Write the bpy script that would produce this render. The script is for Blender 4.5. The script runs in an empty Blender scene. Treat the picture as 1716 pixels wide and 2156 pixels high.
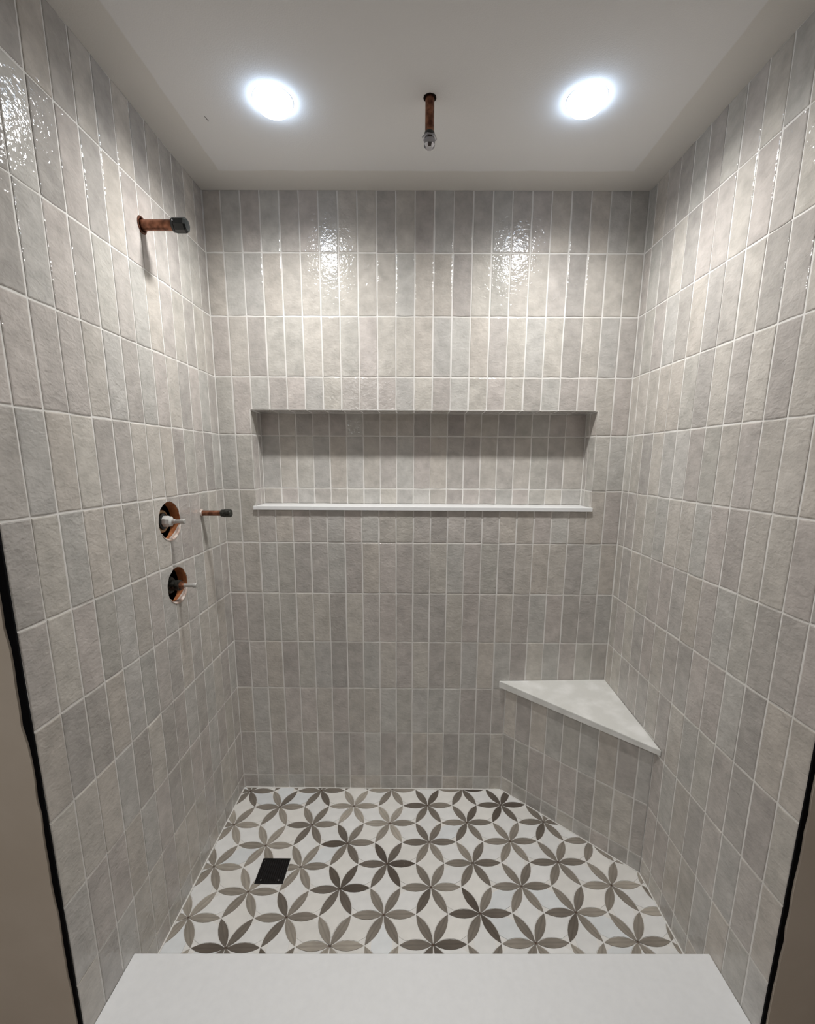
import bpy, bmesh, math, random
from mathutils import Vector, Matrix, Euler
random.seed(7)
C = bpy.context.scene.collection
scene = bpy.context.scene
PI = math.pi

# ------------------------------------------------------------------ camera
Z0 = 2.093                                    # height of the first joint below the ceiling
F, CX, CY = 926.385, 866.357, 1143.516        # focal length and principal point for 1716 x 2156
pitch, yaw, roll = -0.18523, 0.0055, -0.00561
cam_d = bpy.data.cameras.new('camera')
cam = bpy.data.objects.new('camera', cam_d)
C.objects.link(cam)
R = (Matrix.Rotation(yaw, 3, 'Z') @ Matrix.Rotation(pitch, 3, 'X') @ Matrix.Rotation(roll, 3, 'Y'))
right, fwd, up = R.col[0], R.col[1], R.col[2]
M = Matrix((right, up, -fwd)).transposed().to_4x4()
M.translation = Vector((0.72213, -1.66699, Z0 - 0.70029))
cam.matrix_world = M
cam_d.sensor_fit = 'HORIZONTAL'
cam_d.sensor_width = 36.0
cam_d.lens = F / 1716 * 36
cam_d.shift_x = -(CX - 858) / 1716
cam_d.shift_y = (CY - 1078) / 1716
cam_d.clip_start = 0.02
scene.camera = cam

# ------------------------------------------------------------------ world, exposure
w = bpy.data.worlds.new('world')
scene.world = w
w.use_nodes = True
w.node_tree.nodes['Background'].inputs[0].default_value = (0.9, 0.95, 1.0, 1)
w.node_tree.nodes['Background'].inputs[1].default_value = 0.02
vs = scene.view_settings
vs.view_transform = 'Standard'
vs.look = 'None'
vs.gamma = 1.0
vs.use_curve_mapping = False
vs.exposure = 0.16
scene.cycles.blur_glossy = 0.1
LAMP_WATT = 31.0           # each downlight's beam
LAMP_SPREAD = 171           # full angle of the beam in degrees, soft to its edge
LENS_GLOW, HALO_GLOW = 9.0, 17.0   # brightness of the lens face and of the added bluish halo band
HALO_COL = (0.62, 0.78, 1.0)
LAMP_COL = (1.0, 0.985, 0.955)
ROOM_WATT = 58.0           # the bathroom's own downlight, behind the camera
ROOM_COL = (1.0, 0.98, 0.96)

# ------------------------------------------------------------------ helpers
def link(name, me, mat=None, parent=None):
    o = bpy.data.objects.new(name, me)
    C.objects.link(o)
    if mat is not None and len(me.materials) == 0:
        me.materials.append(mat)
    if parent:
        o.parent = parent
    return o

def obj(name, bm, mat, parent=None, smooth=False):
    bmesh.ops.recalc_face_normals(bm, faces=bm.faces)
    me = bpy.data.meshes.new(name)
    bm.to_mesh(me)
    bm.free()
    if smooth:
        for p in me.polygons:
            p.use_smooth = True
    return link(name, me, mat, parent)

def tag(o, label=None, cat=None, group=None, kind=None):
    if label: o['label'] = label
    if cat: o['category'] = cat
    if group: o['group'] = group
    if kind: o['kind'] = kind
    return o

def empty(name, loc, label, cat, group=None):
    o = bpy.data.objects.new(name, None)
    o.empty_display_size = 0.05
    o.location = loc
    C.objects.link(o)
    return tag(o, label, cat, group)

def box(bm, a, b):
    r = bmesh.ops.create_cube(bm, size=1.0)
    for v in r['verts']:
        v.co = Vector([a[i] + (v.co[i] + 0.5) * (b[i] - a[i]) for i in range(3)])
    return bm

def boxbm(a, b, bevel=0.0, seg=2):
    bm = box(bmesh.new(), a, b)
    if bevel:
        bmesh.ops.bevel(bm, geom=bm.edges[:], offset=bevel, segments=seg, affect='EDGES', profile=0.5)
    return bm

def prism(pts, z0, z1, bevel=0.0):
    """upright prism over a 2D outline"""
    bm = bmesh.new()
    b = [bm.verts.new((x, y, z0)) for x, y in pts]
    t = [bm.verts.new((x, y, z1)) for x, y in pts]
    n = len(pts)
    bm.faces.new(b[::-1])
    bm.faces.new(t)
    for i in range(n):
        bm.faces.new((b[i], b[(i + 1) % n], t[(i + 1) % n], t[i]))
    if bevel:
        bmesh.ops.bevel(bm, geom=bm.edges[:], offset=bevel, segments=2, affect='EDGES', profile=0.5)
    return bm

def lathe(profile, n=28, phase=0.0, cap=True, wob=None):
    """profile of (along, radius); axis = local X; returns bmesh"""
    bm = bmesh.new()
    rings = []
    for k, (a, r) in enumerate(profile):
        ring = []
        for i in range(n):
            t = phase + 2 * PI * i / n
            rr = r * (wob(i, k) if wob else 1.0)
            ring.append(bm.verts.new((a, rr * math.cos(t), rr * math.sin(t))))
        rings.append(ring)
    for p, q in zip(rings, rings[1:]):
        for i in range(n):
            bm.faces.new((p[i], p[(i + 1) % n], q[(i + 1) % n], q[i]))
    if cap:
        bm.faces.new(rings[0][::-1])
        bm.faces.new(rings[-1])
    return bm

def shade_auto(o, ang=35):
    bm = bmesh.new(); bm.from_mesh(o.data)
    for f in bm.faces: f.smooth = True
    for e in bm.edges:
        if len(e.link_faces) == 2 and e.calc_face_angle(0) > math.radians(ang): e.smooth = False
    bm.to_mesh(o.data); bm.free()
    return o

def boolean(o, cutter_bm):
    """cut a throw-away volume out of o, leaving a plain mesh"""
    me = bpy.data.meshes.new('cut'); 
    bmesh.ops.recalc_face_normals(cutter_bm, faces=cutter_bm.faces)
    cutter_bm.to_mesh(me); cutter_bm.free()
    c = bpy.data.objects.new('cut', me); C.objects.link(c)
    m = o.modifiers.new('cut', 'BOOLEAN'); m.operation = 'DIFFERENCE'; m.object = c; m.solver = 'EXACT'
    dg = bpy.context.evaluated_depsgraph_get(); dg.update()
    new = bpy.data.meshes.new_from_object(o.evaluated_get(dg))
    o.modifiers.clear()
    o.data = new
    bpy.data.objects.remove(c); bpy.data.meshes.remove(me)
    return o

# ------------------------------------------------------------------ materials
def mat(name, col=(0.5, 0.5, 0.5), rough=0.5, metal=0.0, spec=0.5):
    m = bpy.data.materials.new(name); m.use_nodes = True
    b = m.node_tree.nodes['Principled BSDF']
    b.inputs['Base Color'].default_value = (*col, 1)
    b.inputs['Roughness'].default_value = rough
    b.inputs['Metallic'].default_value = metal
    b.inputs['Specular IOR Level'].default_value = spec
    return m, m.node_tree, b

def N(t, ty, **kw):
    n = t.nodes.new(ty)
    for k, v in kw.items():
        if k.startswith('i_'): n.inputs[k[2:].replace('_', ' ')].default_value = v
        else: setattr(n, k, v)
    return n

def noise_col(t, b, c1, c2, scale, detail=4, lo=0.35, hi=0.65, coord='Object'):
    tc = N(t, 'ShaderNodeTexCoord')
    no = N(t, 'ShaderNodeTexNoise', i_Scale=scale, i_Detail=detail)
    t.links.new(tc.outputs[coord], no.inputs['Vector'])
    r = N(t, 'ShaderNodeValToRGB')
    r.color_ramp.elements[0].position = lo; r.color_ramp.elements[0].color = (*c1, 1)
    r.color_ramp.elements[1].position = hi; r.color_ramp.elements[1].color = (*c2, 1)
    t.links.new(no.outputs['Fac'], r.inputs['Fac'])
    t.links.new(r.outputs['Color'], b.inputs['Base Color'])
    return no, tc

def add_bump(t, b, src, strength, dist):
    bp = N(t, 'ShaderNodeBump'); bp.inputs['Strength'].default_value = strength; bp.inputs['Distance'].default_value = dist
    t.links.new(src, bp.inputs['Height'])
    t.links.new(bp.outputs['Normal'], b.inputs['Normal'])
    return bp

def glazed(name, wave, rough):
    """handmade-look glazed tile: the tile's own colour, cloudy glaze with painted wrinkle shading, rippled face"""
    m, t, b = mat(name, rough=rough, spec=0.5)
    oi = N(t, 'ShaderNodeObjectInfo')
    tc = N(t, 'ShaderNodeTexCoord')
    mul = N(t, 'ShaderNodeMath', operation='MULTIPLY'); mul.inputs[1].default_value = 37.0
    t.links.new(oi.outputs['Random'], mul.inputs[0])
    off = N(t, 'ShaderNodeVectorMath', operation='ADD')
    t.links.new(tc.outputs['Object'], off.inputs[0]); t.links.new(mul.outputs[0], off.inputs[1])
    cloud = N(t, 'ShaderNodeTexNoise', i_Scale=24.0, i_Detail=6.0, i_Roughness=0.62)
    t.links.new(off.outputs[0], cloud.inputs['Vector'])
    mr = N(t, 'ShaderNodeMapRange'); mr.inputs[1].default_value = 0.3; mr.inputs[2].default_value = 0.7
    mr.inputs[3].default_value = 0.83; mr.inputs[4].default_value = 1.14  # glaze clouds, contrast raised to paint in shading of fine wrinkles
    t.links.new(cloud.outputs['Fac'], mr.inputs[0])
    vm = N(t, 'ShaderNodeVectorMath', operation='SCALE')
    t.links.new(oi.outputs['Color'], vm.inputs[0]); t.links.new(mr.outputs[0], vm.inputs['Scale'])
    t.links.new(vm.outputs[0], b.inputs['Base Color'])
    # ripples: broad undulation plus slanting finger marks and small pits
    mp = N(t, 'ShaderNodeMapping'); mp.inputs['Rotation'].default_value = (0, 0, 0.6); mp.inputs['Scale'].default_value = (1.0, 1.5, 1.0)
    t.links.new(off.outputs[0], mp.inputs['Vector'])
    n1 = N(t, 'ShaderNodeTexNoise', i_Scale=52.0, i_Detail=2.0, i_Distortion=0.6)
    t.links.new(mp.outputs[0], n1.inputs['Vector'])
    n2 = N(t, 'ShaderNodeTexNoise', i_Scale=135.0, i_Detail=1.0)
    t.links.new(off.outputs[0], n2.inputs['Vector'])
    b1 = N(t, 'ShaderNodeBump'); b1.inputs['Strength'].default_value = 1.0; b1.inputs['Distance'].default_value = 0.0022 * wave
    t.links.new(n1.outputs['Fac'], b1.inputs['Height'])
    b2 = N(t, 'ShaderNodeBump'); b2.inputs['Strength'].default_value = 1.0; b2.inputs['Distance'].default_value = 0.0011 * wave
    t.links.new(n2.outputs['Fac'], b2.inputs['Height']); t.links.new(b1.outputs[0], b2.inputs['Normal'])
    t.links.new(b2.outputs[0], b.inputs['Normal'])
    return m

M_tile = glazed('glazed_tile', 0.62, 0.08)

M_grout, t, b = mat('grout', rough=0.85, spec=0.2)
no, tc = noise_col(t, b, (0.78, 0.765, 0.735), (0.85, 0.835, 0.81), 30)
add_bump(t, b, no.outputs['Fac'], 0.5, 0.001)

M_stone, t, b = mat('white_quartz', rough=0.28)
no, tc = noise_col(t, b, (0.85, 0.86, 0.87), (0.88, 0.89, 0.90), 60, 6, 0.3, 0.7)

M_bench_top, t, b = mat('white_quartz_dusty', rough=0.45)
no, tc = noise_col(t, b, (0.72, 0.72, 0.69), (0.85, 0.85, 0.83), 14, 6, 0.42, 0.66)

M_ceiling, t, b = mat('ceiling_paint', rough=0.9, spec=0.15)
tc = N(t, 'ShaderNodeTexCoord')
sx = N(t, 'ShaderNodeSeparateXYZ'); t.links.new(tc.outputs['Object'], sx.inputs[0])
# bare joint compound left as a border along the tiled walls, white paint inside it
wn = N(t, 'ShaderNodeTexNoise', i_Scale=9.0, i_Detail=4.0); t.links.new(tc.outputs['Object'], wn.inputs['Vector'])
def math_(op, a, bb):
    n = N(t, 'ShaderNodeMath', operation=op)
    for i, v in enumerate((a, bb)):
        if hasattr(v, 'is_output'): t.links.new(v, n.inputs[i])
        else: n.inputs[i].default_value = v
    return n.outputs[0]
dx1 = sx.outputs['X']; dx2 = math_('SUBTRACT', 1.5044, sx.outputs['X']); dy = math_('MULTIPLY', sx.outputs['Y'], -1.0)
dmin = math_('MINIMUM', math_('MINIMUM', dx1, dx2), dy)
dmin = math_('ADD', dmin, math_('MULTIPLY', wn.outputs['Fac'], 0.012))
mr = N(t, 'ShaderNodeMapRange'); mr.inputs[1].default_value = 0.108; mr.inputs[2].default_value = 0.112
t.links.new(dmin, mr.inputs[0])
mx = N(t, 'ShaderNodeMix', data_type='RGBA')
mx.inputs[6].default_value = (0.715, 0.70, 0.67, 1); mx.inputs[7].default_value = (0.79, 0.79, 0.79, 1)
t.links.new(mr.outputs[0], mx.inputs[0]); t.links.new(mx.outputs[2], b.inputs['Base Color'])
fn = N(t, 'ShaderNodeTexNoise', i_Scale=350.0, i_Detail=2.0); t.links.new(tc.outputs['Object'], fn.inputs['Vector'])
add_bump(t, b, fn.outputs['Fac'], 0.25, 0.001)

M_drywall, t, b = mat('bare_drywall', rough=0.85, spec=0.2)
no, tc = noise_col(t, b, (0.68, 0.60, 0.50), (0.74, 0.66, 0.56), 5, 5)
M_black, t, b = mat('black_edge', (0.004, 0.004, 0.005), 0.8, spec=0.1)
M_room, t, b = mat('room_paint', rough=0.85, spec=0.2)
noise_col(t, b, (0.36, 0.34, 0.32), (0.40, 0.38, 0.36), 3)
M_roomfloor, t, b = mat('room_floor', rough=0.6)
noise_col(t, b, (0.18, 0.13, 0.10), (0.22, 0.16, 0.12), 6)

M_petal, t, b = mat('brown_marble', rough=0.32)
oi = N(t, 'ShaderNodeObjectInfo'); tc = N(t, 'ShaderNodeTexCoord')
mp = N(t, 'ShaderNodeMapping'); mp.inputs['Scale'].default_value = (0.35, 3.0, 1.0); t.links.new(tc.outputs['Object'], mp.inputs['Vector'])
no = N(t, 'ShaderNodeTexNoise', i_Scale=45.0, i_Detail=6.0); t.links.new(mp.outputs[0], no.inputs['Vector'])
mr = N(t, 'ShaderNodeMapRange'); mr.inputs[1].default_value = 0.3; mr.inputs[2].default_value = 0.7; mr.inputs[3].default_value = 0.78; mr.inputs[4].default_value = 1.22
t.links.new(no.outputs['Fac'], mr.inputs[0])
vm = N(t, 'ShaderNodeVectorMath', operation='SCALE'); t.links.new(oi.outputs['Color'], vm.inputs[0]); t.links.new(mr.outputs[0], vm.inputs['Scale'])
t.links.new(vm.outputs[0], b.inputs['Base Color'])
M_marble, t, b = mat('white_marble', rough=0.3)
oi = N(t, 'ShaderNodeObjectInfo'); tc = N(t, 'ShaderNodeTexCoord')
no = N(t, 'ShaderNodeTexNoise', i_Scale=22.0, i_Detail=4.0); t.links.new(tc.outputs['Object'], no.inputs['Vector'])
mr = N(t, 'ShaderNodeMapRange'); mr.inputs[1].default_value = 0.3; mr.inputs[2].default_value = 0.7; mr.inputs[3].default_value = 0.95; mr.inputs[4].default_value = 1.04
t.links.new(no.outputs['Fac'], mr.inputs[0])
vm = N(t, 'ShaderNodeVectorMath', operation='SCALE'); t.links.new(oi.outputs['Color'], vm.inputs[0]); t.links.new(mr.outputs[0], vm.inputs['Scale'])
t.links.new(vm.outputs[0], b.inputs['Base Color'])
M_star, t, b = mat('stained_grout', (0.10, 0.06, 0.04), 0.8)

M_copper, t, b = mat('weathered_copper', rough=0.38, metal=0.85)
no, tc = noise_col(t, b, (0.10, 0.042, 0.026), (0.36, 0.16, 0.095), 60, 5, 0.35, 0.68)
M_copper_dull, t, b = mat('dull_copper', rough=0.5, metal=0.6)
no, tc = noise_col(t, b, (0.09, 0.035, 0.02), (0.20, 0.085, 0.05), 80, 5)
M_cap, t, b = mat('black_cap', (0.012, 0.014, 0.014), 0.22)
M_cap_rough, t, b = mat('tarnished_cap', rough=0.5, metal=0.5)
no, tc = noise_col(t, b, (0.01, 0.012, 0.01), (0.07, 0.07, 0.06), 150, 5)
M_chrome, t, b = mat('chrome', (0.62, 0.62, 0.64), 0.18, 1.0)
M_plug, t, b = mat('dark_chrome', (0.34, 0.34, 0.36), 0.16, 1.0)
M_steel, t, b = mat('dull_steel', (0.52, 0.51, 0.49), 0.42, 0.35)
M_brass, t, b = mat('brass', (0.42, 0.28, 0.16), 0.35, 0.9)
M_white_plastic, t, b = mat('white_plastic', (0.62, 0.62, 0.60), 0.4)
M_orange, t, b = mat('orange_board', rough=0.7)
no, tc = noise_col(t, b, (0.34, 0.11, 0.035), (0.50, 0.19, 0.07), 50)
M_mortar, t, b = mat('pale_mortar', rough=0.9)
no, tc = noise_col(t, b, (0.48, 0.34, 0.28), (0.74, 0.68, 0.63), 70, 4, 0.35, 0.6)
M_dark, t, b = mat('dark_cavity', (0.012, 0.009, 0.007), 0.9, spec=0.1)
M_drain, t, b = mat('black_drain_metal', (0.007, 0.007, 0.008), 0.35, 0.3)
M_screw, t, b = mat('screw_steel', (0.20, 0.20, 0.20), 0.4, 0.9)
M_lightring, t, b = mat('white_lamp_trim', (0.85, 0.85, 0.85), 0.5)
M_lens, t, b = mat('lit_lens', (1, 1, 1), 0.6)
b.inputs['Emission Color'].default_value = (*LAMP_COL, 1); b.inputs['Emission Strength'].default_value = LENS_GLOW
M_halo, t, b = mat('added_halo_glow', (1, 1, 1), 0.6)  # added glow, imitates the bluish bloom around the lamps
b.inputs['Emission Color'].default_value = (*HALO_COL, 1); b.inputs['Emission Strength'].default_value = HALO_GLOW
M_scuff, t, b = mat('grey_scuff', (0.16, 0.15, 0.15), 0.9)

# ------------------------------------------------------------------ dimensions
XR = 1.50441               # tiled face of the right wall; left face is x = 0, back face is y = 0
PW, PH, J = 0.06582, 0.2025, 0.0046
GP = 0.0017                # tiles stand this far proud of the grout
YL, YR = -0.914, -0.893    # front ends of the left and right tiled walls
YO = -3.3                  # far side of the bathroom behind the camera
ceil_z = lambda y: Z0 + 0.190 + 0.02 * y
rows = [Z0 + 0.205] + [Z0 - k * PH for k in range(11)] + [0.002]
NL, NR, NT, NB, ND = 0.1215, 1.388, Z0 - 0.5215, Z0 - 0.887, 0.100     # niche
BX, BY = 1.102, -0.3855    # where the bench front meets back and right wall
BS = Z0 - 1.612            # underside of the bench slab
CURB_Y, CURB_Z = -0.735, 0.126
drain = (0.1935, -0.4300, 0.2900, -0.3345)

# ------------------------------------------------------------------ room shell
# ceiling
bm = bmesh.new()
pts = [(-1.0, YO), (2.5, YO), (2.5, 0.16), (-1.0, 0.16)]
lo = [bm.verts.new((x, y, ceil_z(y))) for x, y in pts]
hi = [bm.verts.new((x, y, 2.45)) for x, y in pts]
bm.faces.new(lo); bm.faces.new(hi[::-1])
for i in range(4): bm.faces.new((lo[i], lo[(i + 1) % 4], hi[(i + 1) % 4], hi[i]))
ceiling = tag(obj('ceiling', bm, M_ceiling), 'grey white painted shower ceiling with two round downlights', kind='structure')
bm = lathe([(-0.05, 0.0162), (0.12, 0.0162)], 18, wob=lambda i, k: 1 + 0.05 * math.sin(i * 2.3))
bmesh.ops.rotate(bm, verts=bm.verts, matrix=Matrix.Rotation(-PI / 2, 3, 'Y'))
bmesh.ops.translate(bm, verts=bm.verts, vec=(0.7545, -0.394, ceil_z(-0.394)))
boolean(ceiling, bm)

# back wall backing in four blocks around the niche
def wall_piece(bm, a, b): box(bm, a, b)
bm = bmesh.new()
box(bm, (-0.06, GP, 0), (NL - 0.004, 0.14, 2.30)); box(bm, (NR + 0.004, GP, 0), (XR + 0.06, 0.14, 2.30))
box(bm, (NL - 0.004, GP, NT + 0.004), (NR + 0.004, 0.14, 2.30)); box(bm, (NL - 0.004, GP, 0), (NR + 0.004, 0.14, NB))
wall_back = tag(obj('wall_back', bm, M_grout), 'back shower wall of grey glazed stacked vertical tiles around a long niche', kind='structure')
bm = boxbm((-0.030, YL + 0.001, 0), (-GP, GP, 2.30))
wall_left = tag(obj('wall_left', bm, M_grout), 'left shower wall of grey glazed stacked vertical tiles with pipe holes', kind='structure')
bm = boxbm((XR + GP, YR + 0.001, 0), (XR + 0.047, GP, 2.30))
wall_right = tag(obj('wall_right', bm, M_grout), 'right shower wall of grey glazed stacked vertical tiles above the bench', kind='structure')
def dip(x, y):
    """fall of the shower floor towards the drain"""
    r = math.hypot(x - 0.242, y + 0.382)
    return -0.009 + 0.013 * min(r / 0.30, 1.0)
bm = bmesh.new(); gx, gy = 44, 28
top = [[bm.verts.new((-0.06 + (XR + 0.12) * i / gx, -0.92 + 1.06 * j / gy, 0)) for j in range(gy + 1)] for i in range(gx + 1)]
for col_ in top:
    for v in col_: v.co.z = dip(v.co.x, v.co.y)
for i in range(gx):
    for j in range(gy): bm.faces.new((top[i][j], top[i + 1][j], top[i + 1][j + 1], top[i][j + 1]))
rim = [top[i][0] for i in range(gx)] + [top[gx][j] for j in range(gy)] + [top[i][gy] for i in range(gx, 0, -1)] + [top[0][j] for j in range(gy, 0, -1)]
low = [bm.verts.new((v.co.x, v.co.y, -0.12)) for v in rim]
for i in range(len(rim)): bm.faces.new((rim[i - 1], rim[i], low[i], low[i - 1]))
bm.faces.new(low)
floor = tag(obj('floor', bm, M_grout), 'shower floor of white and brown flower mosaic in pale grout', kind='structure')
bm = boxbm((-1.0, YO, -0.16), (2.5, -0.925, -0.04))
tag(obj('floor_bathroom', bm, M_roomfloor), 'bathroom floor in front of the shower', kind='structure')

# drywall either side of the opening, with a ragged cut edge along the black trim
def stub(name, side, y, label):
    zs = [-0.04 + 2.34 * i / 60 for i in range(61)]
    edge = []
    for z in zs:
        e = 0.0135 if z > 0.86 else 0.0085
        e += 0.0012 * math.sin(z * 23.0) + random.choice((0, 0, 0, 0.0022, -0.001))
        edge.append(e)
    bm = bmesh.new()
    fr, bk = [], []
    for z, e in zip(zs, edge):
        x = -e if side < 0 else XR + e
        fr.append(bm.verts.new((x, y - 0.004, z))); bk.append(bm.verts.new((x, y + 0.012, z)))
    xo = -1.0 if side < 0 else 2.5
    a, c = bm.verts.new((xo, y - 0.004, zs[0])), bm.verts.new((xo, y - 0.004, zs[-1]))
    d, f = bm.verts.new((xo, y + 0.012, zs[0])), bm.verts.new((xo, y + 0.012, zs[-1]))
    bm.faces.new(fr + [c, a]); bm.faces.new(bk + [f, d])
    for i in range(60): bm.faces.new((fr[i], fr[i + 1], bk[i + 1], bk[i]))
    bm.faces.new((a, c, f, d)); bm.faces.new((fr[0], a, d, bk[0])); bm.faces.new((fr[-1], c, f, bk[-1]))
    return tag(obj(name, bm, M_drywall), label, kind='structure')
stub('wall_front_left', -1, YL - 0.004, 'beige drywall left of the shower opening')
stub('wall_front_right', 1, YR - 0.004, 'beige drywall right of the shower opening')
bm = boxbm((-0.030, YL - 0.0035, 0), (0.0006, YL, 2.27))
tag(obj('trim_1', bm, M_black), 'black edge strip ending the left tiled wall', kind='structure')
bm = boxbm((XR - 0.0006, YR - 0.0035, 0), (XR + 0.030, YR, 2.27))
tag(obj('trim_2', bm, M_black), 'black edge strip ending the right tiled wall', kind='structure')
# bathroom behind the camera
for nm, a, c, lb in (('wall_room_left', (-1.05, YO, -0.04), (-1.0, -0.9, 2.4), 'left bathroom wall outside the shower'),
                     ('wall_room_right', (2.5, YO, -0.04), (2.55, -0.9, 2.4), 'right bathroom wall outside the shower'),
                     ('wall_room_far', (-1.05, YO - 0.05, -0.04), (2.55, YO, 2.4), 'bathroom wall opposite the shower')):
    tag(obj(nm, boxbm(a, c), M_room), lb, kind='structure')

# ------------------------------------------------------------------ wall tiles
TILE_COLS = [(0.535, 0.512, 0.468), (0.555, 0.533, 0.485), (0.515, 0.492, 0.462), (0.54, 0.505, 0.475), (0.52, 0.513, 0.472),
             (0.50, 0.472, 0.445), (0.565, 0.547, 0.495), (0.525, 0.522, 0.497), (0.56, 0.528, 0.475), (0.485, 0.467, 0.436), (0.535, 0.535, 0.505), (0.47, 0.455, 0.43)]
mesh_cache = {}
def tile_mesh(wd, ht, var):
    """a slightly wavy, eased-edge tile lying in local XY, face towards +Z, 10 outline points"""
    key = (round(wd, 4), round(ht, 4), var)
    if key in mesh_cache: return mesh_cache[key]
    rnd = random.Random(hash(key) & 0xffff)
    j = lambda: rnd.uniform(-0.0009, 0.0009)
    a, c = wd / 2, ht / 2
    out = [(-a, -c), (0, -c + j()), (a, -c), (a + j(), -c / 3), (a + j(), c / 3), (a, c), (0, c + j()), (-a, c), (-a + j(), c / 3), (-a + j(), -c / 3)]
    out = [(x + j() * .6, y + j() * .6) for x, y in out]
    n = len(out)
    ins = lambda d: [(x * (1 - d / a) , y * (1 - d / c)) for x, y in out]
    e = min(0.0022, a * 0.3)
    V = [(x, y, -GP) for x, y in out] + [(x, y, -0.0007) for x, y in out] + [(x, y, 0.0) for x, y in ins(e)]
    Fc = [tuple(range(2 * n, 3 * n))]
    for r in (0, n):
        for i in range(n):
            k = (i + 1) % n
            Fc.append((r + i, r + k, r + n + k, r + n + i))
    me = bpy.data.meshes.new('tile')
    me.from_pydata(V, [], Fc); me.update()
    me.materials.append(M_tile)
    mesh_cache[key] = me
    return me

def closed_copy(me):
    bm = bmesh.new(); bm.from_mesh(me); bm.verts.ensure_lookup_table()
    bm.faces.new([v for v in bm.verts if v.index < 10][::-1])
    bmesh.ops.recalc_face_normals(bm, faces=bm.faces)
    # give it body so that the cut reads
    m2 = bpy.data.meshes.new('tile'); bm.to_mesh(m2); bm.free(); m2.materials.append(M_tile)
    return m2

def put_tile(parent, origin, ux, uy, u0, u1, v0, v1, name='tile', tilt=0.004):
    """tile between u0..u1, v0..v1 of a plane given by origin and axes; face flush with the plane"""
    wd, ht = u1 - u0 - J, v1 - v0 - J
    if wd < 0.006 or ht < 0.006: return None
    o = link(name, tile_mesh(wd, ht, random.randrange(5)), None, parent)
    n = ux.cross(uy)
    rt = Matrix((ux, uy, n)).transposed()
    rt = rt @ Euler((random.gauss(0, tilt) * min(1, 0.1 / ht), random.gauss(0, tilt), random.gauss(0, 0.0012))).to_matrix()
    m = rt.to_4x4()
    m.translation = origin + ux * ((u0 + u1) / 2 + random.gauss(0, 0.0003)) + uy * ((v0 + v1) / 2 + random.gauss(0, 0.0003)) - n * random.uniform(0, 0.0004)
    o.matrix_world = m
    c = random.choice(TILE_COLS); g = 1.0 * random.gauss(1.0, 0.04)
    av = sum(c) / 3; c = [av * 0.28 + x * 0.72 for x in c]
    o.color = (c[0] * g * 1.02, c[1] * g * 0.993, c[2] * g * 0.98, 1)
    return o

VX, VY, VZ = Vector((1, 0, 0)), Vector((0, 1, 0)), Vector((0, 0, 1))
O0 = Vector((0, 0, 0))
# back wall: u = x, v = z, normal = -y  (x cross z = -y)
xe = [0.0] + [0.06108 + PW * k for k in range(22)] + [XR]
corner_cuts = []
for r in range(len(rows) - 1):
    v1, v0 = min(rows[r], ceil_z(0) + 0.002), rows[r + 1]
    for c in range(len(xe) - 1):
        u0, u1, a0, a1 = xe[c], xe[c + 1], v0, v1
        need = False
        ov = min(u1, NR) - max(u0, NL); oh = min(a1, NT) - max(a0, NB)
        if ov > 0.001 and oh > 0.001:
            if u0 >= NL - 0.001 and u1 <= NR + 0.001:              # whole width inside the niche
                if a0 >= NB - 0.001 and a1 <= NT + 0.001: continue
                if a1 > NT: a0 = NT - J / 2
                else: a1 = NB + J / 2
            elif a0 >= NB - 0.001 and a1 <= NT + 0.001:            # whole height beside the niche
                if u0 < NL: u1 = NL + J / 2
                else: u0 = NR - J / 2
            else: need = True
        slabcut = u0 < 1.0735 < u1 and a0 < BS + 0.03 and a1 > BS + 0.03
        if u0 > 1.073 and a0 < BS + 0.03 and a1 > BS + 0.03: a0 = BS + 0.028
        elif a1 < BS + 0.03:
            if u0 > BX - 0.004: continue
            if u1 > BX: u1 = BX
        o = put_tile(wall_back, O0, VX, VZ, u0, u1, a0, a1)
        if o and need: corner_cuts.append(o)
        if o and slabcut:
            o.data = closed_copy(o.data); boolean(o, boxbm((1.0735, -0.02, BS - 0.05), (1.2, 0.05, BS + 0.027)))
for o in corner_cuts:
    o.data = closed_copy(o.data); mw = o.matrix_world.copy()
    boolean(o, boxbm((NL, -0.02, NB + 0.0), (NR, 0.05, NT)))

# left wall: u = y, v = z, normal = +x
holes = [(-0.379, Z0 - 0.881, 0.0585), (-0.369, Z0 - 1.080, 0.0565), (-0.377, Z0 - 0.094, 0.0215), (-0.184, Z0 - 0.879, 0.0125)]
def hole_cutter(y, z, r, x0=-0.2, x1=0.1, n=26, seed=1):
    rr = random.Random(seed)
    wv = [1 + rr.uniform(-0.02, 0.03) for _ in range(n)]
    bm = lathe([(x0, r), (x1, r)], n, wob=lambda i, k: wv[i])
    bmesh.ops.translate(bm, verts=bm.verts, vec=(0, y, z))
    return bm
ye = [0.0] + [-(0.05778 + PW * k) for k in range(20)]
ye = [y for y in ye if y > YL + 0.01] + [YL]
for r in range(len(rows) - 1):
    for c in range(len(ye) - 1):
        u0, u1 = ye[c + 1], ye[c]
        o = put_tile(wall_left, O0, VY, VZ, u0, u1, rows[r + 1], min(rows[r], ceil_z(u0) + 0.002))
        if not o: continue
        for k, (hy, hz, hr) in enumerate(holes):
            qy = min(max(hy, u0), u1); qz = min(max(hz, rows[r + 1]), rows[r])
            if math.hypot(qy - hy, qz - hz) < hr:
                o.data = closed_copy(o.data)
                boolean(o, hole_cutter(hy, hz, hr, seed=k))
for k, (hy, hz, hr) in enumerate(holes):
    boolean(wall_left, hole_cutter(hy, hz, hr, seed=k))

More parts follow.
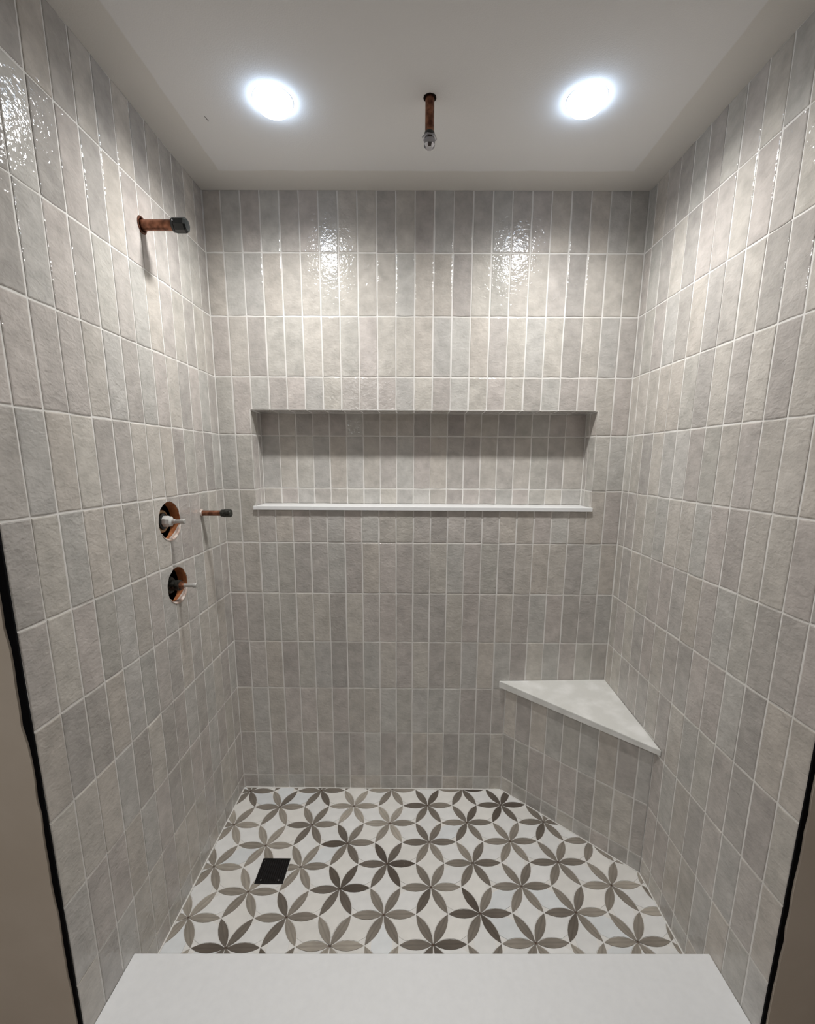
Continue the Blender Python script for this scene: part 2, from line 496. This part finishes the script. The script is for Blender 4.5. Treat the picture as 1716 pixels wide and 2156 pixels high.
# right wall: u = -y, v = z, normal = -x   ((-y) cross z = -x)
yr = [0.0] + [0.04665 + PW * k for k in range(20)]
yr = [y for y in yr if y < -YR - 0.01] + [-YR]
OR = Vector((XR, 0, 0))
for r in range(len(rows) - 1):
    for c in range(len(yr) - 1):
        u0, u1 = yr[c], yr[c + 1]
        a0, a1 = rows[r + 1], min(rows[r], ceil_z(-u1) + 0.002)
        if u1 < 0.4231 and a0 < BS + 0.03 and a1 > BS + 0.03: a0 = BS + 0.026
        elif a1 < BS + 0.03:
            if u1 < -BY + 0.01: continue
            if u0 < -BY: u0 = -BY
        put_tile(wall_right, OR, -VY, VZ, u0, u1, a0, a1)

# ------------------------------------------------------------------ niche (part of the back wall)
bm = bmesh.new()
box(bm, (NL - 0.004, ND + GP, NB), (NR + 0.004, 0.139, NT + 0.004))
box(bm, (NL - 0.0035, 0.0, NB), (NL - GP, ND + GP, NT + 0.0035)); box(bm, (NR + GP, 0.0, NB), (NR + 0.0035, ND + GP, NT + 0.0035))
box(bm, (NL - GP, 0.0, NT + GP), (NR + GP, ND + GP, NT + 0.0035))
niche = obj('niche', bm, M_grout, wall_back)
niche['label'] = 'long recessed niche lined with the same grey tiles'
ST = Z0 - 0.872
nx = [NL, 0.1919] + [0.1919 + PW * k for k in range(1, 18)] + [NR]
nz = [NT, rows[4], rows[5], ST]
for r in range(3):
    for c in range(len(nx) - 1):
        put_tile(niche, Vector((0, ND, 0)), VX, VZ, nx[c], nx[c + 1], nz[r + 1], nz[r], tilt=0.003)
for r in range(3):
    for (a, c) in ((0.0, 0.066), (0.066, ND)):
        put_tile(niche, Vector((NL, 0, 0)), VY, VZ, a, c, nz[r + 1], nz[r], tilt=0.002)
        put_tile(niche, Vector((NR, 0, 0)), -VY, VZ, -c, -a, nz[r + 1], nz[r], tilt=0.002)
ox = [NL] + [x for x in xe if NL + 0.02 < x < NR - 0.02] + [NR]
for c in range(len(ox) - 1):
    put_tile(niche, Vector((0, 0, NT)), VX, -VY, ox[c], ox[c + 1], -ND, 0.0, tilt=0.002)
sill = obj('niche_sill', prism([(0.1125, -0.0095), (1.3955, -0.0095), (1.3955, -0.0005), (NR - 0.001, -0.0005), (NR - 0.001, ND - 0.001), (NL + 0.001, ND - 0.001), (NL + 0.001, -0.0005), (0.1125, -0.0005)], NB + 0.0005, ST, 0.0012), M_stone, niche)
sill['label'] = 'white stone sill slab'

# ------------------------------------------------------------------ floor mosaic
def clip(poly, n, d):
    """keep the side n.p <= d"""
    out = []
    for i in range(len(poly)):
        p, q = poly[i], poly[(i + 1) % len(poly)]
        fp, fq = n[0] * p[0] + n[1] * p[1] - d, n[0] * q[0] + n[1] * q[1] - d
        if fp <= 0: out.append(p)
        if (fp < 0 < fq) or (fq < 0 < fp):
            s = fp / (fp - fq)
            out.append((p[0] + s * (q[0] - p[0]), p[1] + s * (q[1] - p[1])))
    return out
def area(p): return 0.5 * abs(sum(p[i][0] * p[(i + 1) % len(p)][1] - p[(i + 1) % len(p)][0] * p[i][1] for i in range(len(p))))
bd = Vector((XR - BX, BY)).normalized(); bn = Vector((-bd.y, bd.x))       # bench front direction and inward normal
bound = [((-1, 0), -0.003), ((1, 0), XR - 0.003), ((0, 1), -0.003), ((0, -1), 0.760), ((bn.x, bn.y), bn.x * BX + bn.y * 0.0 - 0.003)]
g = 0.0018
hole_sides = [((1, 0), drain[0] - g), ((-1, 0), -(drain[2] + g)), ((0, 1), drain[1] - g), ((0, -1), -(drain[3] + g))]
def cut_floor(poly):
    for n, d in bound:
        poly = clip(poly, n, d)
        if len(poly) < 3: return []
    xs, ys = [p[0] for p in poly], [p[1] for p in poly]
    if max(xs) < drain[0] or min(xs) > drain[2] or max(ys) < drain[1] or min(ys) > drain[3]: return [poly]
    res = []
    rest = poly
    for n, d in hole_sides:
        a = clip(rest, n, d)
        if len(a) >= 3: res.append(a)
        rest = clip(rest, (-n[0], -n[1]), -d)
        if len(rest) < 3: break
    return res
def put_piece(name, poly, m, col, ang, h=0.0016):
    parts = [p for p in cut_floor(poly) if area(p) > 1.2e-5]
    if not parts: return
    cx = sum(p[0] for p in poly) / len(poly); cy = sum(p[1] for p in poly) / len(poly)
    bm = bmesh.new()
    ca, sa = math.cos(-ang), math.sin(-ang)
    for p in parts:
        q = [((x - cx) * ca - (y - cy) * sa, (x - cx) * sa + (y - cy) * ca) for x, y in p]
        # drop doubled points
        qq = [q[i] for i in range(len(q)) if math.hypot(q[i][0] - q[i - 1][0], q[i][1] - q[i - 1][1]) > 1e-5]
        if len(qq) < 3: continue
        e_ = 0.02; g0 = dip(cx, cy); gx_ = (dip(cx + e_, cy) - dip(cx - e_, cy)) / (2 * e_); gy_ = (dip(cx, cy + e_) - dip(cx, cy - e_)) / (2 * e_)
        dz = [g0 + gx_ * (x * ca + y * sa) + gy_ * (-x * sa + y * ca) for x, y in qq]   # each piece lies flat
        b0 = [bm.verts.new((x, y, z)) for (x, y), z in zip(qq, dz)]; t0 = [bm.verts.new((x, y, z + h)) for (x, y), z in zip(qq, dz)]
        k = len(qq)
        bm.faces.new(t0)
        for i in range(k): bm.faces.new((b0[i], b0[(i + 1) % k], t0[(i + 1) % k], t0[i]))
    o = obj(name, bm, m, floor)
    o.location = (cx, cy, 0.0002); o.rotation_euler = (0, 0, ang)
    o.color = (*col, 1)
    return o
S = 0.1005
def P2(u, v):                              # unrotated floor pattern coordinates to room coordinates
    i, j = u / (1.5 * S), v / (0.8660254 * S)
    return (0.78575 + 0.15044 * i - 0.00012 * j, -0.09345 + 0.00351 * i + 0.08787 * j)
BULGE = 1.12
def lens(p, q, wf=1.0, gap=0.0022, n=6):
    """petal between two lattice points, sides are 60 degree arcs"""
    d = Vector((q[0] - p[0], q[1] - p[1])); L = d.length; d /= L; nn = Vector((-d.y, d.x))
    pts = []
    Ri = L - gap * 0.0
    half = L / 2
    sag = Ri * math.cos(math.radians(30))
    def wdt(x): return max(0.0, BULGE * (math.sqrt(max(0, Ri * Ri - x * x)) - sag) - gap * 0.5)
    lim = half * 0.95
    xs = [-lim + 2 * lim * i / n for i in range(n + 1)]
    c = Vector(p) + d * half
    for x in xs: pts.append(c + d * x - nn * wdt(x))
    for x in xs[::-1][1:-1] if False else xs[::-1]: pts.append(c + d * x + nn * wdt(x))
    return [(v.x, v.y) for v in pts], math.atan2(d.y, d.x)
def rhomb(vs_, gap=0.0022, n=5):
    """white piece: rhombus of four lattice points hollowed by the petals' arcs"""
    out = []
    for i in range(4):
        p, q = Vector(vs_[i]), Vector(vs_[(i + 1) % 4])
        d = q - p; L = d.length; d = d / L; inn = Vector((-d.y, d.x))
        cen = (Vector(vs_[0]) + Vector(vs_[2])) / 2
        if (cen - p).dot(inn) < 0: inn = -inn
        for k in range(1, n):
            x = -L / 2 + L * k / n
            wv = BULGE * (math.sqrt(L * L - x * x) - L * math.cos(math.radians(30))) + gap * 0.5
            out.append(p + d * (L / 2 + x) + inn * wv)
    return [(v.x, v.y) for v in out]
# how dark each flower is
def flower_shade(i, j):
    x, y = P2(i * 1.5 * S, j * 0.8660254 * S)
    obs = [(.31, -.10, .15), (.55, -.10, .85), (.42, -.18, .45), (.27, -.26, .75), (.53, -.27, .30), (.38, -.36, .65), (.66, -.36, .18), (.24, -.44, .75), (.51, -.44, .10),
           (.38, -.53, .5), (.66, -.53, .4), (.24, -.62, .2), (.51, -.62, .65), (.79, -.10, .30), (1.03, -.10, .08), (.92, -.18, .3), (1.17, -.18, .35), (.79, -.27, .4), (1.06, -.27, .5),
           (.93, -.36, .42), (1.2, -.36, .45), (.79, -.44, .45), (1.07, -.44, .5), (1.35, -.44, .65), (.93, -.53, .22), (1.21, -.53, .45), (.79, -.62, .12), (1.07, -.62, .5), (1.33, -.62, .7),
           (.16, -.01, .5), (.42, -.01, .3), (.67, -.01, .5), (.92, -.01, .3), (.03, -.18, .75), (.03, -.36, .75), (.03, -.53, .75)]
    return min(obs, key=lambda o: (o[0] - x) ** 2 + (o[1] - y) ** 2)[2]
SR = random.Random(3)
def lat(i, j): return (i * 1.5 * S, j * 0.8660254 * S)
for i in range(-8, 9):
    for j in range(-10, 4):
        if (i + j) % 2: continue
        ux, vy = lat(i, j)
        sh = flower_shade(i, j)
        c = P2(ux, vy)
        if not (-0.15 < c[0] < 1.65 and -0.9 < c[1] < 0.15): continue
        for k in range(6):
            a = k * PI / 3
            tip = P2(ux + S * math.cos(a), vy + S * math.sin(a))
            s2 = min(1.0, max(0.0, sh + SR.gauss(0, 0.13)))
            dark, lite = Vector((0.092, 0.074, 0.059)), Vector((0.43, 0.39, 0.335))
            col = dark.lerp(lite, s2 ** 1.1)
            poly, ang = lens(c, tip)
            put_piece('petal_tile', poly, M_petal, col, ang)
        for k in range(3):                  # three rhombs belong to each flower
            a0 = k * 2 * PI / 3; a1 = a0 + PI / 3; am = a0 + PI / 6
            v0 = c; v1 = P2(ux + S * math.cos(a0), vy + S * math.sin(a0)); v3 = P2(ux + S * math.cos(a1), vy + S * math.sin(a1))
            v2 = P2(ux + S * math.sqrt(3) * math.cos(am), vy + S * math.sqrt(3) * math.sin(am))
            wv = SR.gauss(1, 0.03); tn = SR.random()
            base = (0.84, 0.84, 0.83) if tn < .55 else ((0.84, 0.825, 0.79) if tn < .88 else (0.79, 0.815, 0.83))
            put_piece('marble_tile', rhomb((v0, v1, v2, v3)), M_marble, [min(.88, x * wv) for x in base], 0.0)
        st = [(c[0] + (0.0062 if q % 2 else 0.0016) * math.cos(q * PI / 6), c[1] + (0.0062 if q % 2 else 0.0016) * math.sin(q * PI / 6)) for q in range(12)]
        if 0.01 < c[0] < XR - 0.01 and -0.7 < c[1] < -0.01 and (bn.x * (c[0] - BX) + bn.y * c[1]) < -0.01 and not (drain[0] - .01 < c[0] < drain[2] + .01 and drain[1] - .01 < c[1] < drain[3] + .01):
            put_piece('star_joint', st, M_star, (0.1, 0.06, 0.04), 0.0, 0.0010)
# pale bead of grout where floor meets the walls
bm = bmesh.new()
box(bm, (-0.001, CURB_Y, -0.01), (0.0035, 0.0, 0.0075)); box(bm, (0, -0.0035, -0.01), (BX, 0.001, 0.0075)); box(bm, (XR - 0.0035, CURB_Y, -0.01), (XR + 0.001, BY, 0.0075))
q0, q1 = Vector((BX, 0)), Vector((XR, BY)); w0 = -bn * 0.0035
bmesh_pts = [q0, q1, q1 + w0, q0 + w0]
b0 = [bm.verts.new((v.x, v.y, 0)) for v in bmesh_pts]; t0 = [bm.verts.new((v.x, v.y, 0.0075)) for v in bmesh_pts]
bm.faces.new(t0)
for i in range(4): bm.faces.new((b0[i], b0[(i + 1) % 4], t0[(i + 1) % 4], t0[i]))
obj('grout_bead', bm, M_grout, floor)

# ------------------------------------------------------------------ corner bench
bench = empty('corner_bench', (1.37, -0.13, 0), 'triangular corner bench with grey tiled front and white stone seat', 'bench')
def rel(o, root):
    o.parent = root
    o.matrix_parent_inverse = Matrix.Translation(-Vector(root.location))
    return o
inw = bn * GP
body = rel(obj('bench_body', prism([(BX + GP / bn.x, 0.0), (XR - 0.0001, BY + GP / bn.y), (XR - 0.0001, 0.0)], 0.0, BS, 0.0), M_grout), bench)
ux = Vector((bd.x, bd.y, 0)); 
# face normal must look into the shower: ux x z
LB = math.hypot(XR - BX, BY)
be = [0.0] + [0.0536 + PW * k for k in range(8)] + [LB]
for r in range(9, len(rows) - 1):
    for c in range(len(be) - 1):
        o = put_tile(None, Vector((BX, 0, 0)), ux, VZ, be[c], be[c + 1], rows[r + 1], min(rows[r], BS), tilt=0.003)
        if o: 
            mw = o.matrix_world.copy(); o.parent = bench; o.matrix_parent_inverse = Matrix.Translation(-Vector(bench.location)); o.matrix_basis = mw
bm = bmesh.new()
slab = [(1.0735, -0.0005), (XR - 0.0005, -0.4240), (XR - 0.0005, -0.0005)]
tops = [Z0 - 1.583, Z0 - 1.592, Z0 - 1.573]
lo = [bm.verts.new((x, y, BS + 0.0005)) for x, y in slab]
hi = [bm.verts.new((x, y, z)) for (x, y), z in zip(slab, tops)]
bm.faces.new(lo[::-1]); bm.faces.new(hi)
for i in range(3): bm.faces.new((lo[i], lo[(i + 1) % 3], hi[(i + 1) % 3], hi[i]))
bmesh.ops.bevel(bm, geom=[e for e in bm.edges], offset=0.0012, segments=2, affect='EDGES')
s = rel(obj('seat_slab', bm, M_bench_top), bench); s['label'] = 'dusty white stone seat slab'

# ------------------------------------------------------------------ curb
curb = empty('shower_curb', (0.75, -0.83, 0), 'white stone curb across the foot of the shower opening', 'curb')
rel(obj('curb_body', boxbm((0.0, -0.912, 0.0), (XR, CURB_Y - 0.012, CURB_Z - 0.0205)), M_grout), curb)
bm = prism([(0.0006, -0.741), (XR - 0.0006, -0.726), (XR - 0.0006, -0.935), (0.0006, -0.935)], CURB_Z - 0.020, CURB_Z, 0.0012)
s = rel(obj('curb_slab', bm, M_stone), curb); s['label'] = 'smooth white stone slab'

# ------------------------------------------------------------------ drain
d0 = empty('floor_drain', ((drain[0] + drain[2]) / 2, (drain[1] + drain[3]) / 2, -0.0070), 'square black metal drain grate set in the mosaic floor', 'drain')
hw, hh = (drain[2] - drain[0]) / 2, (drain[3] - drain[1]) / 2
bm = bmesh.new(); f = 0.006
box(bm, (-hw, -hh, 0.0), (hw, -hh + f, 0.0028)); box(bm, (-hw, hh - f, 0.0), (hw, hh, 0.0028)); box(bm, (-hw, -hh + f, 0.0), (-hw + f, hh - f, 0.0028)); box(bm, (hw - f, -hh + f, 0.0), (hw, hh - f, 0.0028))
obj('frame', bm, M_drain, d0)
obj('tray', boxbm((-hw + f, -hh + f, 0.0001), (hw - f, hh - f, 0.0006)), M_dark, d0)
for k in range(11):
    x = -hw + 0.0105 + k * (2 * hw - 0.021) / 10
    obj('slat', boxbm((x - 0.0028, -hh + f, 0.0007), (x + 0.0028, hh - f, 0.0024)), M_drain, d0)
for x in (-0.030, 0.030):
    bm = lathe([(0.0024, 0.0034), (0.0031, 0.0032), (0.0033, 0.002)], 14)
    bmesh.ops.rotate(bm, verts=bm.verts, matrix=Matrix.Rotation(-PI / 2, 3, 'Y'))
    bmesh.ops.translate(bm, verts=bm.verts, vec=(x, -hh + 0.013, 0))
    obj('screw', bm, M_screw, d0)

# ------------------------------------------------------------------ pipes on the left wall
def part(name, bm, m, root, ang=30, label=None):
    o = obj(name, bm, m, root); shade_auto(o, ang)
    if label: o['label'] = label
    return o
# shower arm stub
p = empty('copper_pipe_stub', (0, -0.377, Z0 - 0.094), 'weathered copper shower pipe with shiny black cap, high on left wall', 'pipe')
part('pipe', lathe([(-0.045, 0.0128), (0.0, 0.0128), (0.088, 0.0128)]), M_copper, p)
part('hole_liner', lathe([(-0.046, 0.0212), (-0.0005, 0.0212), (0.0012, 0.0206), (0.0012, 0.0165), (-0.046, 0.0165)], 22, cap=False, wob=lambda i, k: 1 + 0.03 * math.sin(2.1 * i)), M_copper_dull, p, label='dark copper brown lining of the wall hole')
part('collar', lathe([(0.081, 0.0140), (0.083, 0.0168), (0.0885, 0.0172), (0.090, 0.0150)], 20), M_cap, p, label='black rubber collar')
part('cap', lathe([(0.0885, 0.0150), (0.0900, 0.0182), (0.1150, 0.0182), (0.1200, 0.0150), (0.1206, 0.0120)], 8, phase=0.2), M_cap, p, label='glossy black faceted cap')
# tub spout / hand shower stub
p = empty('copper_pipe_stub', (0, -0.184, Z0 - 0.879), 'short thin copper pipe with rough dark cap beside the upper valve hole', 'pipe')
part('pipe', lathe([(-0.045, 0.0092), (0.070, 0.0092)]), M_copper, p)
part('putty_ring', lathe([(-0.003, 0.0122), (0.003, 0.0118), (0.0045, 0.0098), (0.003, 0.0094), (-0.003, 0.0094)], 18, cap=False, wob=lambda i, k: 1 + 0.06 * math.sin(i * 1.7 + k)), M_mortar, p, label='pale putty around the pipe')
part('cap', lathe([(0.066, 0.0098), (0.069, 0.0125), (0.078, 0.0132), (0.080, 0.0140), (0.099, 0.0138), (0.1018, 0.0115)], 12, wob=lambda i, k: 1 + 0.05 * math.sin(i * 2.6 + 2 * k)), M_cap_rough, p, label='rough dark soldered cap')

# valve holes
def hole_parts(root, r, seed):
    rr = random.Random(seed)
    wv = [1 + rr.uniform(-0.012, 0.008) for _ in range(26)]
    part('board_ring', lathe([(-0.0015, r * 1.004), (-0.0017, r * 0.985), (-0.0295, r * 0.978), (-0.0305, r * 1.004)], 26, cap=False, wob=lambda i, k: wv[i]), M_orange, root, label='orange board edge inside the hole')
    # mortar crust on the lower lip
    bm = bmesh.new(); n = 14; rings = []
    for i in range(n + 1):
        t_ = PI * 1.18 + (PI * 0.72) * i / n
        th = 0.0022 + 0.0055 * math.sin(PI * i / n) * (0.8 + 0.3 * rr.random())
        dp = 0.007 + 0.012 * math.sin(PI * i / n)
        rings.append([bm.verts.new((x, q * math.cos(t_), q * math.sin(t_))) for x, q in ((0.001, r * 1.01), (0.0016, r - th * 0.4), (-0.002, r - th), (-dp, r * 0.974), (-dp, r * 1.0))])
    for a, c in zip(rings, rings[1:]):
        for k in range(5): bm.faces.new((a[k], a[(k + 1) % 5], c[(k + 1) % 5], c[k]))
    bm.faces.new(rings[0]); bm.faces.new(rings[-1][::-1])
    part('mortar_crust', bm, M_mortar, root, label='pale mortar crust on the lower lip')
    part('cavity', lathe([(-0.031, r * 0.99), (-0.031, 0.10), (-0.11, 0.10), (-0.11, 0.001)], 26, cap=False), M_dark, root, label='dark wall cavity')

v = empty('shower_valve', (0, -0.379, Z0 - 0.881), 'upper rough shower valve with pale plastic sleeve in round wall hole', 'valve', 'rough valves in the left wall')
hole_parts(v, 0.0585, 4)
part('valve_body', lathe([(-0.100, 0.028), (-0.050, 0.028), (-0.046, 0.034), (-0.024, 0.034), (-0.022, 0.032), (-0.022, 0.026), (-0.027, 0.0255)], 24), M_brass, v, label='brass valve body')
part('bonnet', lathe([(-0.030, 0.0240), (-0.0185, 0.0240), (-0.0165, 0.0185)], 24), M_cap, v, label='black bonnet ring')
part('sleeve', lathe([(-0.019, 0.0150), (-0.017, 0.0175), (-0.007, 0.0175), (-0.004, 0.0160), (0.003, 0.0155), (0.0055, 0.0115), (0.007, 0.0080)], 8, phase=0.3), M_white_plastic, v, label='white plastic nut')
part('stem', lathe([(0.004, 0.0068), (0.015, 0.0066), (0.016, 0.0058), (0.030, 0.0058), (0.031, 0.0074), (0.0425, 0.0074), (0.0440, 0.0060)], 16), M_steel, v, label='dull metal stem')
v = empty('shower_valve', (0, -0.369, Z0 - 1.080), 'lower rough shower valve with black barrel and thin metal stem', 'valve', 'rough valves in the left wall')
hole_parts(v, 0.0565, 9)
part('valve_body', lathe([(-0.100, 0.034), (-0.036, 0.034), (-0.028, 0.028), (-0.020, 0.024)], 24), M_cap_rough, v, label='blackened valve body')
part('barrel', lathe([(-0.025, 0.0175), (-0.006, 0.0155), (-0.004, 0.0165), (0.007, 0.0165), (0.008, 0.0120)], 20), M_cap_rough, v, label='black barrel')
part('brass_tip', lathe([(0.006, 0.0128), (0.014, 0.0122), (0.016, 0.0078), (0.019, 0.0070)], 18), M_copper, v, label='reddish brass tip')
part('stem', lathe([(0.010, 0.0058), (0.046, 0.0058), (0.047, 0.0074), (0.0545, 0.0074), (0.0575, 0.0062)], 16), M_steel, v, label='bright metal stem')

# ------------------------------------------------------------------ ceiling pipe
px, py = 0.7545, -0.394
p = empty('ceiling_pipe_stub', (px, py, ceil_z(py)), 'copper pipe stub with chrome plug hanging from the ceiling', 'pipe')
def down(bm):
    bmesh.ops.rotate(bm, verts=bm.verts, matrix=Matrix.Rotation(PI / 2, 3, 'Y')); return bm   # local X -> -Z
part('pipe', down(lathe([(-0.030, 0.0112), (0.078, 0.0112)])), M_copper, p)
part('hole_liner', down(lathe([(-0.030, 0.0160), (0.0008, 0.0160), (0.0008, 0.0130), (-0.030, 0.0130)], 20, cap=False)), M_dark, p, label='dark ragged ceiling hole')
part('neck', down(lathe([(0.074, 0.0118), (0.076, 0.0130), (0.084, 0.0135)], 20)), M_cap, p, label='neck of the plug, black for painted-in shadow')  # black colour paints in the shadow above the collar
part('collar', down(lathe([(0.083, 0.0150), (0.0845, 0.0188), (0.0885, 0.0188), (0.090, 0.0150)], 6, phase=0.35)), M_plug, p, label='hexagonal collar with projecting corners')
part('plug', down(lathe([(0.088, 0.0140), (0.102, 0.0146), (0.1075, 0.0108), (0.1090, 0.0095), (0.1092, 0.006)], 8, phase=0.35)), M_plug, p, label='shiny chrome end plug')

# ------------------------------------------------------------------ downlights
def downlight(x, y, label, watt, col):
    o = empty('recessed_light', (x, y, ceil_z(y)), label, 'light', 'ceiling downlights')
    part('trim_ring', down(lathe([(-0.0005, 0.0500), (0.0012, 0.0490), (0.0016, 0.046), (0.0016, 0.0412), (0.0006, 0.0410)], 48, cap=False)), M_lightring, o, label='white trim ring')
    part('lens', down(lathe([(0.0190, 0.0385), (0.0208, 0.033), (0.0217, 0.024), (0.0220, 0.006)], 40)), M_lens, o, 60, label='glowing round lens')
    part('halo_band', down(lathe([(0.0005, 0.0398), (0.0130, 0.0396), (0.0189, 0.0386)], 40, cap=False)), M_halo, o, 60, label='added bluish glow band for the halo on the ceiling')  # glowing band added to tint the ceiling like lens bloom
    ld = bpy.data.lights.new('beam', 'SPOT'); ld.shadow_soft_size = 0.036; ld.energy = watt; ld.color = col; ld.spot_size = math.radians(LAMP_SPREAD); ld.spot_blend = 1.0
    lo_ = bpy.data.objects.new('beam', ld); C.objects.link(lo_); lo_.parent = o; lo_.location = (0, 0, -0.030)
    return o
downlight(0.3635, -0.387, 'glowing round downlight left of the ceiling pipe', LAMP_WATT, LAMP_COL)
downlight(1.1435, -0.391, 'glowing round downlight right of the ceiling pipe', LAMP_WATT, LAMP_COL)
downlight(0.30, -2.30, 'round downlight in the bathroom ceiling outside the shower', ROOM_WATT, ROOM_COL)

# small scuff on the ceiling
sc = [(0.1655, -0.333), (0.1672, -0.332), (0.1700, -0.318), (0.1690, -0.313), (0.1678, -0.318)]
z = ceil_z(-0.325)
bm = prism([(x - 0.1685, y + 0.324) for x, y in sc], -0.0004, 0.0004)
o = obj('scuff_mark', bm, M_scuff, ceiling); o.location = (0.1685, -0.324, z); o.rotation_euler = (0.02, 0, 0); o['label'] = 'small dark scuff'
